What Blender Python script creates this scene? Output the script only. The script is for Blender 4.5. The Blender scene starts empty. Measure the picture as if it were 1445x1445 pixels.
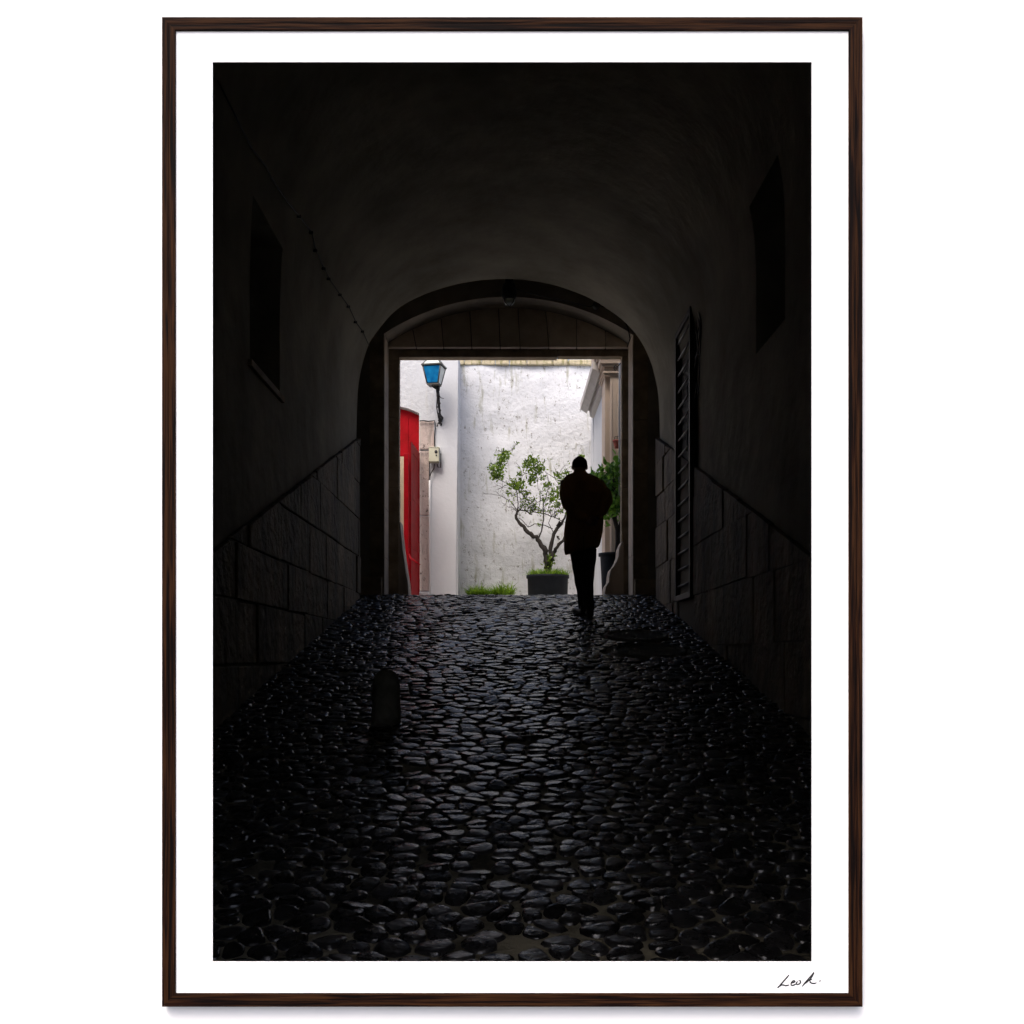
import bpy, bmesh, math, random
from mathutils import Vector, Matrix
random.seed(7)
C = bpy.context.scene
R = math.radians
# ------------------------------------------------------------------ camera, light, exposure
F = 1500.0; K = 0.0087; D = F*K; EYE = 188*K; VX, VY = 715.0, 925.0
cam = bpy.data.cameras.new('camera'); camo = bpy.data.objects.new('camera', cam)
C.collection.objects.link(camo); C.camera = camo
camo.location = (0, 0, EYE); camo.rotation_euler = (R(90), 0, 0)
cam.sensor_width = 36; cam.lens = F/1445*36
cam.shift_x = (722.5-VX)/1445; cam.shift_y = (VY-722.5)/1445
cam.clip_start = 0.05; cam.clip_end = 1000
SUN_EL, SUN_AZ = 57, 204          # azimuth clockwise from +Y: sun stands behind and to the left of the camera
w = bpy.data.worlds.new('World'); C.world = w; w.use_nodes = True
nt = w.node_tree; bg = nt.nodes['Background']
sky = nt.nodes.new('ShaderNodeTexSky'); sky.sky_type = 'NISHITA'; sky.sun_disc = False
sky.sun_elevation = R(SUN_EL); sky.sun_rotation = R(SUN_AZ); sky.dust_density = 5.0; sky.air_density = 0.7; sky.ozone_density = 0.6
nt.links.new(sky.outputs[0], bg.inputs[0]); bg.inputs[1].default_value = 0.15
sl = bpy.data.lights.new('sun', 'SUN'); sl.energy = 0.7; sl.angle = R(28); sl.color = (1, .98, .95)
so = bpy.data.objects.new('sun', sl); C.collection.objects.link(so)
sd = Vector((math.sin(R(SUN_AZ))*math.cos(R(SUN_EL)), math.cos(R(SUN_AZ))*math.cos(R(SUN_EL)), math.sin(R(SUN_EL))))
so.rotation_euler = sd.to_track_quat('Z', 'Y').to_euler(); so.location = (0, -5, 12)
C.view_settings.view_transform = 'Standard'; C.view_settings.look = 'None'
C.view_settings.gamma = 1; C.view_settings.exposure = 1.0
C.render.engine = 'CYCLES'
C.cycles.max_bounces = 14; C.cycles.diffuse_bounces = 3; C.cycles.caustics_reflective = False

def P(px, py, t): return Vector(((px-VX)*t*K, t*D, EYE+(VY-py)*t*K))
def XZ(px, py, t): p = P(px, py, t); return (p.x, p.z)
def HZ(h): return EYE+h*K            # height from 'h units' at t = 1
def floor_h(Y):
    t = Y/D
    return HZ(-188+269*min(t, 1.022)) if t > 0 else 0.0
def dado_h(Y): return HZ(307-470*(1-Y/D))

# ------------------------------------------------------------------ materials
def mat(name, col, rough=.8, **k):
    m = bpy.data.materials.new(name); m.use_nodes = True
    b = m.node_tree.nodes['Principled BSDF']
    b.inputs['Base Color'].default_value = (*col, 1); b.inputs['Roughness'].default_value = rough
    b.inputs['Metallic'].default_value = k.get('metal', 0)
    b.inputs['Specular IOR Level'].default_value = k.get('spec', .5)
    return m
def nodes(m): return m.node_tree, m.node_tree.nodes['Principled BSDF']
def noise_mat(name, c1, c2, scale=5, rough=.8, bump=.3, bscale=30, dist=.01, stretch=(1,1,1), lo=.35, hi=.65, attr=None, detail=8, spec=.5, rough2=None, **k):
    m = mat(name, c1, rough, spec=spec, **k); t, b = nodes(m); N = t.nodes.new; L = t.links.new
    tc = N('ShaderNodeTexCoord'); mp = N('ShaderNodeMapping'); mp.inputs['Scale'].default_value = stretch
    L(tc.outputs['Object'], mp.inputs[0])
    n = N('ShaderNodeTexNoise'); n.inputs['Scale'].default_value = scale; n.inputs['Detail'].default_value = detail; n.inputs['Roughness'].default_value = .62
    L(mp.outputs[0], n.inputs['Vector'])
    r = N('ShaderNodeValToRGB'); r.color_ramp.elements[0].position = lo; r.color_ramp.elements[1].position = hi
    r.color_ramp.elements[0].color = (*c1, 1); r.color_ramp.elements[1].color = (*c2, 1)
    L(n.outputs[0], r.inputs[0]); out = r.outputs[0]
    if attr:
        a = N('ShaderNodeAttribute'); a.attribute_name = attr
        mr = N('ShaderNodeMapRange'); mr.inputs['To Min'].default_value = .7; mr.inputs['To Max'].default_value = 1.3
        L(a.outputs['Fac'], mr.inputs[0])
        mx = N('ShaderNodeVectorMath'); mx.operation = 'SCALE'; L(out, mx.inputs[0]); L(mr.outputs[0], mx.inputs['Scale']); out = mx.outputs[0]
    L(out, b.inputs['Base Color'])
    if rough2 is not None:
        rr = N('ShaderNodeMapRange'); rr.inputs['To Min'].default_value = rough; rr.inputs['To Max'].default_value = rough2
        rr.inputs['From Min'].default_value = .3; rr.inputs['From Max'].default_value = .7
        L(n.outputs[0], rr.inputs[0]); L(rr.outputs[0], b.inputs['Roughness'])
    if bump:
        n2 = N('ShaderNodeTexNoise'); n2.inputs['Scale'].default_value = bscale; n2.inputs['Detail'].default_value = 6
        L(tc.outputs['Object'], n2.inputs['Vector'])
        bp = N('ShaderNodeBump'); bp.inputs['Strength'].default_value = bump; bp.inputs['Distance'].default_value = dist
        L(n2.outputs[0], bp.inputs['Height']); L(bp.outputs[0], b.inputs['Normal'])
    return m
def stained(name, base, stain, speck, scale=2.0, bump=.5, smin=.56, smax=.70, kmin=.67, bscale=14):
    """rough limewash: large pale mottling, streaky stains, dark specks"""
    m = mat(name, base, .9, spec=.2); t, b = nodes(m); N = t.nodes.new; L = t.links.new
    tc = N('ShaderNodeTexCoord')
    def nz(sc, stretch, det=8, ro=.6):
        mp = N('ShaderNodeMapping'); mp.inputs['Scale'].default_value = stretch; L(tc.outputs['Object'], mp.inputs[0])
        n = N('ShaderNodeTexNoise'); n.inputs['Scale'].default_value = sc; n.inputs['Detail'].default_value = det; n.inputs['Roughness'].default_value = ro
        L(mp.outputs[0], n.inputs[0]); return n.outputs[0]
    def ramp(v, a, bb):
        r = N('ShaderNodeMapRange'); r.inputs['From Min'].default_value = a; r.inputs['From Max'].default_value = bb; L(v, r.inputs[0]); return r.outputs[0]
    def mixc(f, c1, c2):
        x = N('ShaderNodeMix'); x.data_type = 'RGBA'; L(f, x.inputs['Factor'])
        if isinstance(c1, tuple): x.inputs['A'].default_value = (*c1, 1)
        else: L(c1, x.inputs['A'])
        x.inputs['B'].default_value = (*c2, 1); return x.outputs['Result']
    c = mixc(ramp(nz(scale, (1,1,.6)), .35, .75), base, tuple(v*.86 for v in base))
    c = mixc(ramp(nz(scale*1.6, (3,3,.45)), smin, smax), c, stain)
    f1 = ramp(nz(13, (1,1,.75), 9, .85), kmin, kmin+.04)
    c = mixc(f1, c, speck)
    L(c, b.inputs['Base Color'])
    n2 = nz(bscale, (1,1,1), 7, .6); bp = N('ShaderNodeBump'); bp.inputs['Strength'].default_value = bump; bp.inputs['Distance'].default_value = .04
    L(n2, bp.inputs['Height']); L(bp.outputs[0], b.inputs['Normal'])
    return m
def wood(name, stretch):
    m = mat(name, (.03, .012, .006), .75, spec=.08); t, b = nodes(m); N = t.nodes.new; L = t.links.new
    tc = N('ShaderNodeTexCoord'); mp = N('ShaderNodeMapping'); mp.inputs['Scale'].default_value = stretch; L(tc.outputs['Object'], mp.inputs[0])
    n = N('ShaderNodeTexNoise'); n.inputs['Scale'].default_value = 1; n.inputs['Detail'].default_value = 5; n.inputs['Distortion'].default_value = .6; L(mp.outputs[0], n.inputs[0])
    n3 = N('ShaderNodeTexNoise'); n3.inputs['Scale'].default_value = 3.2; n3.inputs['Detail'].default_value = 6; L(mp.outputs[0], n3.inputs[0])
    r = N('ShaderNodeValToRGB'); e = r.color_ramp.elements
    e[0].position = .40; e[0].color = (.003, .0008, .0004, 1); e[1].position = .56; e[1].color = (.036, .0135, .0045, 1)
    x = e.new(.47); x.color = (.015, .0042, .0015, 1)
    L(n.outputs[0], r.inputs[0])
    mx = N('ShaderNodeMix'); mx.data_type = 'RGBA'; mx.blend_type = 'MULTIPLY'; mx.inputs['Factor'].default_value = .6
    r2 = N('ShaderNodeMapRange'); r2.inputs['From Min'].default_value = .35; r2.inputs['From Max'].default_value = .6; L(n3.outputs[0], r2.inputs[0])
    L(r.outputs[0], mx.inputs['A']); L(r2.outputs[0], mx.inputs['B']); L(mx.outputs['Result'], b.inputs['Base Color'])
    bp = N('ShaderNodeBump'); bp.inputs['Strength'].default_value = .5; bp.inputs['Distance'].default_value = .002; L(n.outputs[0], bp.inputs['Height']); L(bp.outputs[0], b.inputs['Normal'])
    return m
def leaf_mat(name, c1, c2):
    m = mat(name, c1, .45); t, b = nodes(m); N = t.nodes.new; L = t.links.new
    a = N('ShaderNodeAttribute'); a.attribute_name = 'rnd'
    r = N('ShaderNodeValToRGB'); r.color_ramp.elements[0].color = (*c1, 1); r.color_ramp.elements[1].color = (*c2, 1)
    L(a.outputs['Fac'], r.inputs[0]); L(r.outputs[0], b.inputs['Base Color'])
    tr = N('ShaderNodeBsdfTranslucent'); L(r.outputs[0], tr.inputs[0]); ms = N('ShaderNodeMixShader'); ms.inputs[0].default_value = .5
    out = t.nodes['Material Output']; L(b.outputs[0], ms.inputs[1]); L(tr.outputs[0], ms.inputs[2]); L(ms.outputs[0], out.inputs[0])
    return m

M = {}
M['room'] = noise_mat('room_white', (.88,.88,.88), (.9,.9,.9), bump=.05, bscale=60, dist=.002)
M['mat'] = mat('mat_board', (.9,.9,.9), .9, spec=.1)
M['woodv'] = wood('frame_wood_upright', (230, 60, 6)); M['woodh'] = wood('frame_wood_level', (6, 60, 230))
M['ink'] = mat('ink', (.015,.015,.015), .6)
M['vault'] = noise_mat('vault_plaster', (.24,.225,.18), (.42,.39,.32), scale=.9, rough=.9, bump=.5, bscale=3.5, dist=.05, spec=.15)
M['block'] = noise_mat('dado_stone', (.055,.044,.030), (.24,.185,.12), scale=2.2, rough=.8, bump=1.0, bscale=9, dist=.05, attr='rnd', stretch=(1,1,.35))
M['end_plaster'] = noise_mat('end_wall_plaster', (.24,.205,.16), (.36,.31,.25), scale=2.2, rough=.9, bump=.5, bscale=6, dist=.03)  # end wall plaster, a little darker than the vault's
M['joint'] = mat('joint', (.11,.09,.062), .95)
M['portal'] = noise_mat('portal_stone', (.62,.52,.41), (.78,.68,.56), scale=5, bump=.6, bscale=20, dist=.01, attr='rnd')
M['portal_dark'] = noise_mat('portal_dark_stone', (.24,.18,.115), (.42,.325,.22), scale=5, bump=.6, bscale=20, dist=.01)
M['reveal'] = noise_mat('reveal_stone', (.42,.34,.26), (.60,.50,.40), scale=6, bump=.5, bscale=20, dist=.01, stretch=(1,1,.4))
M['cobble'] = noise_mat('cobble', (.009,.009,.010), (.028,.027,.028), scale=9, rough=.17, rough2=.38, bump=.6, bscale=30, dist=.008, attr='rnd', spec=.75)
M['grit'] = noise_mat('grit', (.05,.045,.032), (.26,.235,.17), scale=3.5, rough=.95, bump=.8, bscale=60, dist=.01, spec=.2)
M['greystone'] = noise_mat('grey_stone', (.12,.118,.10), (.24,.235,.205), scale=9, rough=.8, bump=1.0, bscale=16, dist=.02, spec=.2)
M['iron'] = noise_mat('black_iron', (.012,.012,.013), (.03,.03,.03), scale=20, rough=.55, bump=.2)
M['grille'] = noise_mat('dull_metal', (.04,.04,.04), (.08,.078,.072), scale=9, rough=.45, bump=.2, metal=.3)
M['dark'] = mat('dark_paint', (.012,.012,.012), .8)
M['lime'] = stained('limewash_rough', (.69,.70,.725), (.38,.38,.32), (.15,.14,.11), bump=.5, kmin=.572)
M['lime2'] = stained('limewash_smooth', (.63,.64,.66), (.56,.55,.52), (.30,.28,.25), scale=1.6, bump=.45, smin=.6, smax=.8, kmin=.645)
M['lime3'] = stained('limewash_clean', (.66,.67,.695), (.58,.57,.545), (.45,.43,.38), scale=1, bump=.15, smin=.62, smax=.85, kmin=.70)
M['ochre'] = stained('mossy_coping', (.55,.48,.33), (.30,.27,.14), (.7,.68,.6), scale=6, bump=.8, smin=.5, smax=.62, kmin=.6)
M['pink'] = stained('pink_stone', (.52,.42,.38), (.34,.29,.26), (.10,.08,.07), scale=4, bump=.5, smin=.50, smax=.66, kmin=.565)
M['tan'] = stained('tan_stone', (.58,.47,.38), (.50,.42,.36), (.35,.27,.2), scale=3, bump=.25, smin=.55, smax=.7, kmin=.68)
M['cornice'] = stained('grey_cornice', (.56,.52,.49), (.42,.38,.36), (.3,.27,.25), scale=4, bump=.3, smin=.55, smax=.7, kmin=.7)
M['red'] = noise_mat('red_paint', (.25,.0004,.003), (.35,.001,.007), scale=6, spec=.12, rough=.6, bump=.2, bscale=12)
M['blue'] = noise_mat('blue_glass', (.0,.10,.30), (.01,.26,.55), scale=7, rough=.35, spec=.2, bump=0, lo=.3, hi=.7)
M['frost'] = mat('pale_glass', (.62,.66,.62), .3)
M['bronze'] = noise_mat('lantern_metal', (.03,.03,.028), (.09,.09,.075), scale=20, rough=.5)
M['beige'] = noise_mat('beige_box', (.50,.49,.36), (.58,.56,.43), scale=6, rough=.6, bump=.05)
M['white'] = mat('white_plastic', (.75,.75,.75), .5)
M['pot'] = noise_mat('black_plastic', (.008,.010,.014), (.014,.018,.024), scale=9, spec=.2, rough=.65, bump=.1)
M['soil'] = noise_mat('soil', (.03,.02,.012), (.07,.05,.03), scale=30, bump=.8)
M['bark'] = noise_mat('bark', (.010,.008,.006), (.040,.032,.026), scale=18, rough=.9, bump=.9, bscale=40, dist=.01, stretch=(1,1,.3))
M['leaf'] = leaf_mat('leaf_light', (.035,.09,.008), (.24,.36,.03))
M['leaf2'] = leaf_mat('leaf_dense', (.035,.12,.012), (.26,.48,.06))
M['grass'] = leaf_mat('grass_blades', (.07,.17,.01), (.30,.46,.04))
M['coat'] = noise_mat('coat_wool', (.46,.24,.09), (.56,.31,.125), scale=60, rough=.95, bump=.4, bscale=220, dist=.002, spec=.1)
M['trouser'] = noise_mat('trouser_cloth', (.03,.03,.035), (.05,.05,.056), scale=60, rough=.95, bump=.3, bscale=200, dist=.002, spec=.1)
M['shoe'] = mat('shoe_leather', (.008,.007,.006), .4)
M['skin'] = noise_mat('skin', (.36,.19,.12), (.42,.23,.15), scale=20, rough=.6, bump=.1)
M['cap'] = noise_mat('cap_cloth', (.008,.008,.009), (.014,.013,.014), scale=80, rough=.95, spec=.1)
M['pave'] = noise_mat('courtyard_stone', (.50,.48,.45), (.62,.60,.57), scale=3, bump=.5)
M['cream'] = noise_mat('cream_paint', (.75,.58,.36), (.8,.66,.45), scale=3, bump=.1)
M['terra'] = noise_mat('terracotta', (.35,.08,.06), (.45,.12,.09), scale=12, bump=.2)

# ------------------------------------------------------------------ mesh helpers
class MB:
    def __init__(s): s.v = []; s.f = []; s.r = []; s.sm = []
    def add(s, vs, fs, r=None, smooth=False):
        o = len(s.v); r = random.random() if r is None else r
        s.v += [tuple(p) for p in vs]; s.r += [r]*len(vs)
        for f in fs: s.f.append([i+o for i in f]); s.sm.append(smooth)
    def box(s, x0, x1, y0, y1, z0, z1, r=None):
        v = [(x,y,z) for z in (z0,z1) for y in (y0,y1) for x in (x0,x1)]
        s.add(v, [(0,2,3,1),(4,5,7,6),(0,1,5,4),(2,6,7,3),(0,4,6,2),(1,3,7,5)], r)
    def prism_y(s, pts, y0, y1, r=None):       # pts (x,z) outline, extruded in Y
        n = len(pts); v = [(x,y0,z) for x,z in pts]+[(x,y1,z) for x,z in pts]
        s.add(v, [list(range(n))[::-1], list(range(n,2*n))]+[(i,(i+1)%n,n+(i+1)%n,n+i) for i in range(n)], r)
    def prism_x(s, pts, x0, x1, r=None):       # pts (y,z)
        n = len(pts); v = [(x0,y,z) for y,z in pts]+[(x1,y,z) for y,z in pts]
        s.add(v, [list(range(n)), list(range(n,2*n))[::-1]]+[(i,n+i,n+(i+1)%n,(i+1)%n) for i in range(n)], r)
    def tube(s, pts, rad, n=8, r=None, flat=1.0):
        pts = [Vector(p) for p in pts]; m = len(pts)
        if not isinstance(rad, (list, tuple)): rad = [rad]*m
        v = []; up = Vector((.13,.31,.94)).normalized()
        for i, p in enumerate(pts):
            d = (pts[min(i+1,m-1)]-pts[max(i-1,0)]).normalized()
            a = d.cross(up); a = a.normalized() if a.length > 1e-4 else Vector((1,0,0)); b = a.cross(d).normalized()
            up = b
            for k in range(n):
                an = 2*math.pi*k/n; v.append(p+a*math.cos(an)*rad[i]+b*math.sin(an)*rad[i]*flat)
        f = [(i*n+k, i*n+(k+1)%n, (i+1)*n+(k+1)%n, (i+1)*n+k) for i in range(m-1) for k in range(n)]
        f += [list(range(n))[::-1], [(m-1)*n+k for k in range(n)]]
        s.add(v, f, r, True)
    def lathe(s, prof, c, n=32, r=None, smooth=True):   # prof (rad, z), closed caps
        v = []; m = len(prof)
        for rr, z in prof:
            for k in range(n):
                a = 2*math.pi*k/n; v.append((c[0]+rr*math.cos(a), c[1]+rr*math.sin(a), c[2]+z))
        f = [(i*n+k, i*n+(k+1)%n, (i+1)*n+(k+1)%n, (i+1)*n+k) for i in range(m-1) for k in range(n)]
        f += [list(range(n))[::-1], [(m-1)*n+k for k in range(n)]]
        s.add(v, f, r, smooth)
    def rings(s, rings, n=24, r=None):          # (cx,cy,cz,rx,ry[,tiltx]) ellipses stacked
        v = []; m = len(rings)
        for g in rings:
            cx,cy,cz,rx,ry = g[:5]; ti = g[5] if len(g) > 5 else 0
            for k in range(n):
                a = 2*math.pi*k/n; v.append((cx+rx*math.cos(a), cy+ry*math.sin(a), cz+ti*math.cos(a)))
        f = [(i*n+k, i*n+(k+1)%n, (i+1)*n+(k+1)%n, (i+1)*n+k) for i in range(m-1) for k in range(n)]
        f += [list(range(n))[::-1], [(m-1)*n+k for k in range(n)]]
        s.add(v, f, r, True)
    def ball(s, c, rx, ry, rz, n=16, m=10, r=None):
        s.rings([(c[0], c[1], c[2]-rz*math.cos(math.pi*i/m), max(rx*math.sin(math.pi*i/m),.0005), max(ry*math.sin(math.pi*i/m),.0005)) for i in range(m+1)], n, r)
    def mesh(s, name, m):
        me = bpy.data.meshes.new(name); me.from_pydata(s.v, [], s.f); me.update()
        at = me.attributes.new('rnd', 'FLOAT', 'POINT'); at.data.foreach_set('value', s.r)
        me.polygons.foreach_set('use_smooth', s.sm)
        me.materials.append(m); return me
    def build(s, name, m, parent=None, bevel=0, seg=2, fixn=True):
        me = s.mesh(name, m)
        if fixn:
            b = bmesh.new(); b.from_mesh(me); bmesh.ops.recalc_face_normals(b, faces=b.faces); b.to_mesh(me); b.free()
        o = bpy.data.objects.new(name, me); C.collection.objects.link(o)
        if parent: o.parent = parent; o.matrix_parent_inverse = Matrix.Translation(parent.location).inverted() @ Matrix.Identity(4) if parent.type == 'EMPTY' else Matrix.Identity(4)
        if bevel:
            md = o.modifiers.new('bevel', 'BEVEL'); md.width = bevel; md.segments = seg; md.limit_method = 'ANGLE'; md.angle_limit = R(40)
        return o
def tag(o, label=None, cat=None, group=None, kind=None):
    if label: o['label'] = label
    if cat: o['category'] = cat
    if group: o['group'] = group
    if kind: o['kind'] = kind
    return o
def thing(name, label, cat, loc=(0,0,0), group=None):
    o = bpy.data.objects.new(name, None); C.collection.objects.link(o); o.location = loc; o.empty_display_size = .1
    return tag(o, label, cat, group)
def bake(o):                                   # apply modifiers, keep plain mesh
    dg = bpy.context.evaluated_depsgraph_get(); me = bpy.data.meshes.new_from_object(o.evaluated_get(dg)); o.modifiers.clear(); o.data = me; return o
def cut(o, boxes):
    for b in boxes:
        c = MB(); c.box(*b); co = c.build('cutter', M['vault'])
        md = o.modifiers.new('cut', 'BOOLEAN'); md.operation = 'DIFFERENCE'; md.object = co; md.solver = 'EXACT'
        bake(o); bpy.data.objects.remove(co)
def remesh(o, vox, smooth=2):
    md = o.modifiers.new('r', 'REMESH'); md.mode = 'VOXEL'; md.voxel_size = vox; md.use_smooth_shade = True
    if smooth:
        s_ = o.modifiers.new('s', 'SMOOTH'); s_.factor = .5; s_.iterations = smooth
    return bake(o)

# ------------------------------------------------------------------ ground
def strip(name, m, x0, x1, ys, hf, kind='structure', nx=8, drop=0):
    b = MB(); v = []; 
    for y in ys:
        for i in range(nx+1): v.append((x0+(x1-x0)*i/nx, y, hf(y)-drop))
    f = [(j*(nx+1)+i, j*(nx+1)+i+1, (j+1)*(nx+1)+i+1, (j+1)*(nx+1)+i) for j in range(len(ys)-1) for i in range(nx)]
    b.add(v, f, .5); o = b.build(name, m, fixn=False)
    if kind: o['kind'] = kind
    return o
XL, XR = (503-VX)*K, (931-VX)*K
YC = 1.022*D
strip('road', M['grit'], XL-.3, XR+.3, [1.60+.2*i for i in range(int((YC-1.6)/.2)+1)]+[YC, 1.12*D], floor_h, drop=.0065)
strip('courtyard_ground', M['pave'], -14, 16, [1.12*D, 1.5*D, 60], lambda y: floor_h(20)-.02)
strip('pavement', noise_mat('forecourt', (.10,.10,.10), (.14,.14,.14), bump=.2), -40, 40, [-60, -10, 1.60], lambda y: -.02)

# cobbles: every stone a low rounded dome, irregular courses
CCOV = [(XZ(898,0,.776)[0], .776*D, .30), (XZ(917,0,.714)[0], .714*D, .32)]
def cobbles():
    b = MB(); rng = random.Random(3); NP = 16; dx, dy = .138, .080
    pts = []; ny = int((1.08*D-2.8)/dy); nx = int((XR-XL+.55)/dx)
    grid = {}
    for j in range(ny):
        for i in range(nx):
            p = (XL-.2+(i+.5*(j%2))*dx+rng.gauss(0,.036), 2.8+j*dy+rng.gauss(0,.024)+.03*math.sin(i*.5+j*.13))
            grid[(i,j)] = p
    dirs = [(math.cos(2*math.pi*k/NP), math.sin(2*math.pi*k/NP)) for k in range(NP)]
    for (i,j), (cx,cy) in grid.items():
        if cx < XL-.1 or cx > XR+.1: continue
        if any((cx-a)**2+(cy-c)**2 < (r_+.05)**2 for a, c, r_ in CCOV): continue
        if rng.random() < .01: continue
        rad = [.16]*NP
        for di in (-2,-1,0,1,2):
            for dj in (-2,-1,0,1,2):
                q = grid.get((i+di,j+dj))
                if q is None or (di == 0 and dj == 0): continue
                ux, uy = q[0]-cx, q[1]-cy; L = math.hypot(ux,uy)
                if L < 1e-4: continue
                ux /= L; uy /= L; h = L/2-.0035
                for k,(c_,s_) in enumerate(dirs):
                    dt = c_*ux+s_*uy
                    if dt > .05: rad[k] = min(rad[k], h/dt)
        rad = [(rad[k-1]+3.8*rad[k]+rad[(k+1)%NP])/5.8 for k in range(NP)]
        rad = [max(.015, r_*rng.uniform(.95,1.0)) for r_ in rad]
        top = rng.uniform(.008,.018); tx = rng.gauss(0,.055); ty = rng.gauss(0,.10)-.02; ox, oy = rng.uniform(-.008,.008), rng.uniform(-.006,.006)
        vs = []
        for (sc, hh) in ((1.0,-.3),(.97,.55),(.90,.88),(.70,.985)):
            for k,(c_,s_) in enumerate(dirs):
                px, py = cx+c_*rad[k]*sc+ox*hh, cy+s_*rad[k]*sc+oy*hh
                vs.append((px, py, floor_h(py)-.007+hh*top+(hh>0)*((px-cx)*tx+(py-cy)*ty+rng.uniform(-.0016,.0016))))
        vs.append((cx+ox, cy+oy, floor_h(cy)-.007+top*1.06))
        fs = [(m*NP+k, m*NP+(k+1)%NP, (m+1)*NP+(k+1)%NP, (m+1)*NP+k) for m in range(3) for k in range(NP)]+[(3*NP+k, 3*NP+(k+1)%NP, 4*NP) for k in range(NP)]
        b.add(vs, fs, rng.random(), True)
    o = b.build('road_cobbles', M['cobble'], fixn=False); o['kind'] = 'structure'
cobbles()

# ------------------------------------------------------------------ the framed opening in the white wall
wall_y = 1.606; MAT_Y = wall_y-.0125; FR_Y = wall_y-.0155
def fx(px, y=MAT_Y): return (px-VX)*y/D*K
def fz(py, y=MAT_Y): return EYE+(VY-py)*y/D*K
b = MB()
hx0, hx1, hz0, hz1 = fx(300)-.06, fx(1145.5)+.06, fz(1357)-.06, fz(87.5)+.06
for (x0,x1,z0,z1) in ((-9,hx0,-.3,8.2),(hx1,9,-.3,8.2),(hx0,hx1,-.3,hz0),(hx0,hx1,hz1,8.2)):
    b.box(x0,x1,wall_y,wall_y+.03,z0,z1,.5)
o = b.build('white_wall', M['room']); tag(o, 'plain bright white wall that the dark wooden frame hangs on', 'wall')
fr = thing('picture_frame', 'large portrait frame of dark brown wood with white mat and handwritten signature', 'picture frame', (fx(723), MAT_Y, fz(1421)))
ox0, ox1, oz0, oz1 = fx(228.3,FR_Y), fx(1217.5,FR_Y), fz(1421,FR_Y), fz(23.5,FR_Y)
ix0, ix1, iz0, iz1 = fx(247.5,FR_Y), fx(1198,FR_Y), fz(1402,FR_Y), fz(42.5,FR_Y)
def rail(a0, a1, b0, b1, name_m):
    # a: outer corners (2), b: inner corners (2); profile: outer flat, shallow step, inner lip
    m = MB(); lv = [(0, wall_y-.0005), (0, FR_Y+.001), (.06, FR_Y), (.45, FR_Y), (.48, FR_Y+.0006), (.51, FR_Y), (.95, FR_Y), (1, FR_Y+.0007), (1, wall_y-.0005)]
    v = []
    for (f_, y) in lv:
        for (A, B) in ((a0,b0),(a1,b1)):
            v.append((A[0]+(B[0]-A[0])*f_, y, A[1]+(B[1]-A[1])*f_))
    n = len(lv); f = [(2*i,2*i+1,2*((i+1)%n)+1,2*((i+1)%n)) for i in range(n)]+[[2*i for i in range(n)], [2*i+1 for i in range(n)][::-1]]
    m.add(v, f, .5); m.build('frame_rail', M[name_m], fr)
g = .0003
rail((ox0,oz0),(ox0,oz1),(ix0,iz0),(ix0,iz1),'woodv'); rail((ox1,oz0),(ox1,oz1),(ix1,iz0),(ix1,iz1),'woodv')
rail((ox0,oz1),(ox1,oz1),(ix0,iz1),(ix1,iz1),'woodh'); rail((ox0,oz0),(ox1,oz0),(ix0,iz0),(ix1,iz0),'woodh')
b = MB(); a0,a1,c0,c1 = fx(300), fx(1145.5), fz(1357), fz(87.5); e = .004
for (x0,x1,z0,z1) in ((ix0-e,a0,iz0-e,iz1+e),(a1,ix1+e,iz0-e,iz1+e),(a0,a1,iz0-e,c0),(a0,a1,c1,iz1+e)):
    b.box(x0,x1,MAT_Y,MAT_Y+.0015,z0,z1,.5)
b.build('mat_board', M['mat'], fr)
# signature
sg = MB()
S = [[(430,283),(408,310),(385,335),(340,388),(300,432),(322,412),(345,398),(365,400),(385,407),(410,405),(432,398)],
     [(455,378),(480,372),(496,358),(488,348),(468,356),(452,380),(452,402),(470,406),(490,398),(508,388)],
     [(528,358),(512,374),(510,390),(526,396),(548,386),(562,366),(554,350),(536,352)],
     [(575,418),(600,388),(640,340),(680,295),(712,256),(700,282),(680,318),(664,348),(668,370),(690,381),(718,382),(742,374)],
     [(596,392),(625,372),(650,348),(672,334),(692,343)], [(774,350),(778,354),(784,358)]]
for st in S:
    pts = [Vector((fx(1060+x/8.03), MAT_Y-.0004, fz(1340+y/8.03))) for x, y in st]
    # ribbon
    nrm = []
    for i in range(len(pts)):
        d = (pts[min(i+1,len(pts)-1)]-pts[max(i-1,0)]).normalized(); nrm.append(Vector((-d.z,0,d.x)))
    wd = [(.0018 if 0 < i < len(pts)-1 else .0010) for i in range(len(pts))]
    if len(pts) == 3: wd = [.0022]*3
    v = []
    for p, n_, w_ in zip(pts, nrm, wd): v += [p+n_*w_*.5*1.15, p-n_*w_*.5*1.15]
    sg.add(v, [(2*i,2*i+1,2*i+3,2*i+2) for i in range(len(pts)-1)], .5)
sg.build('signature', M['ink'], fr, fixn=False)

# ------------------------------------------------------------------ vaulted passage
PR = [(503,640),(503,610),(505,553),(510,520),(519.6,488),(527,475),(537.6,461),(552,444),(570,430),(592,418.5),(616.7,409),(643,401.5),(670.7,396.5),(692,394.5),(714,393.7),(746,395.5),(778.6,401.5),(803,409),(825,417.5),(845,428),(861,438.5),(878,451),(893.7,467),(904,481),(911.7,495),(919,513),(924,531),(928,551),(930,571),(931,600),(931,640)]
pr = [XZ(x,y,1.0) for x,y in PR]
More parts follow.
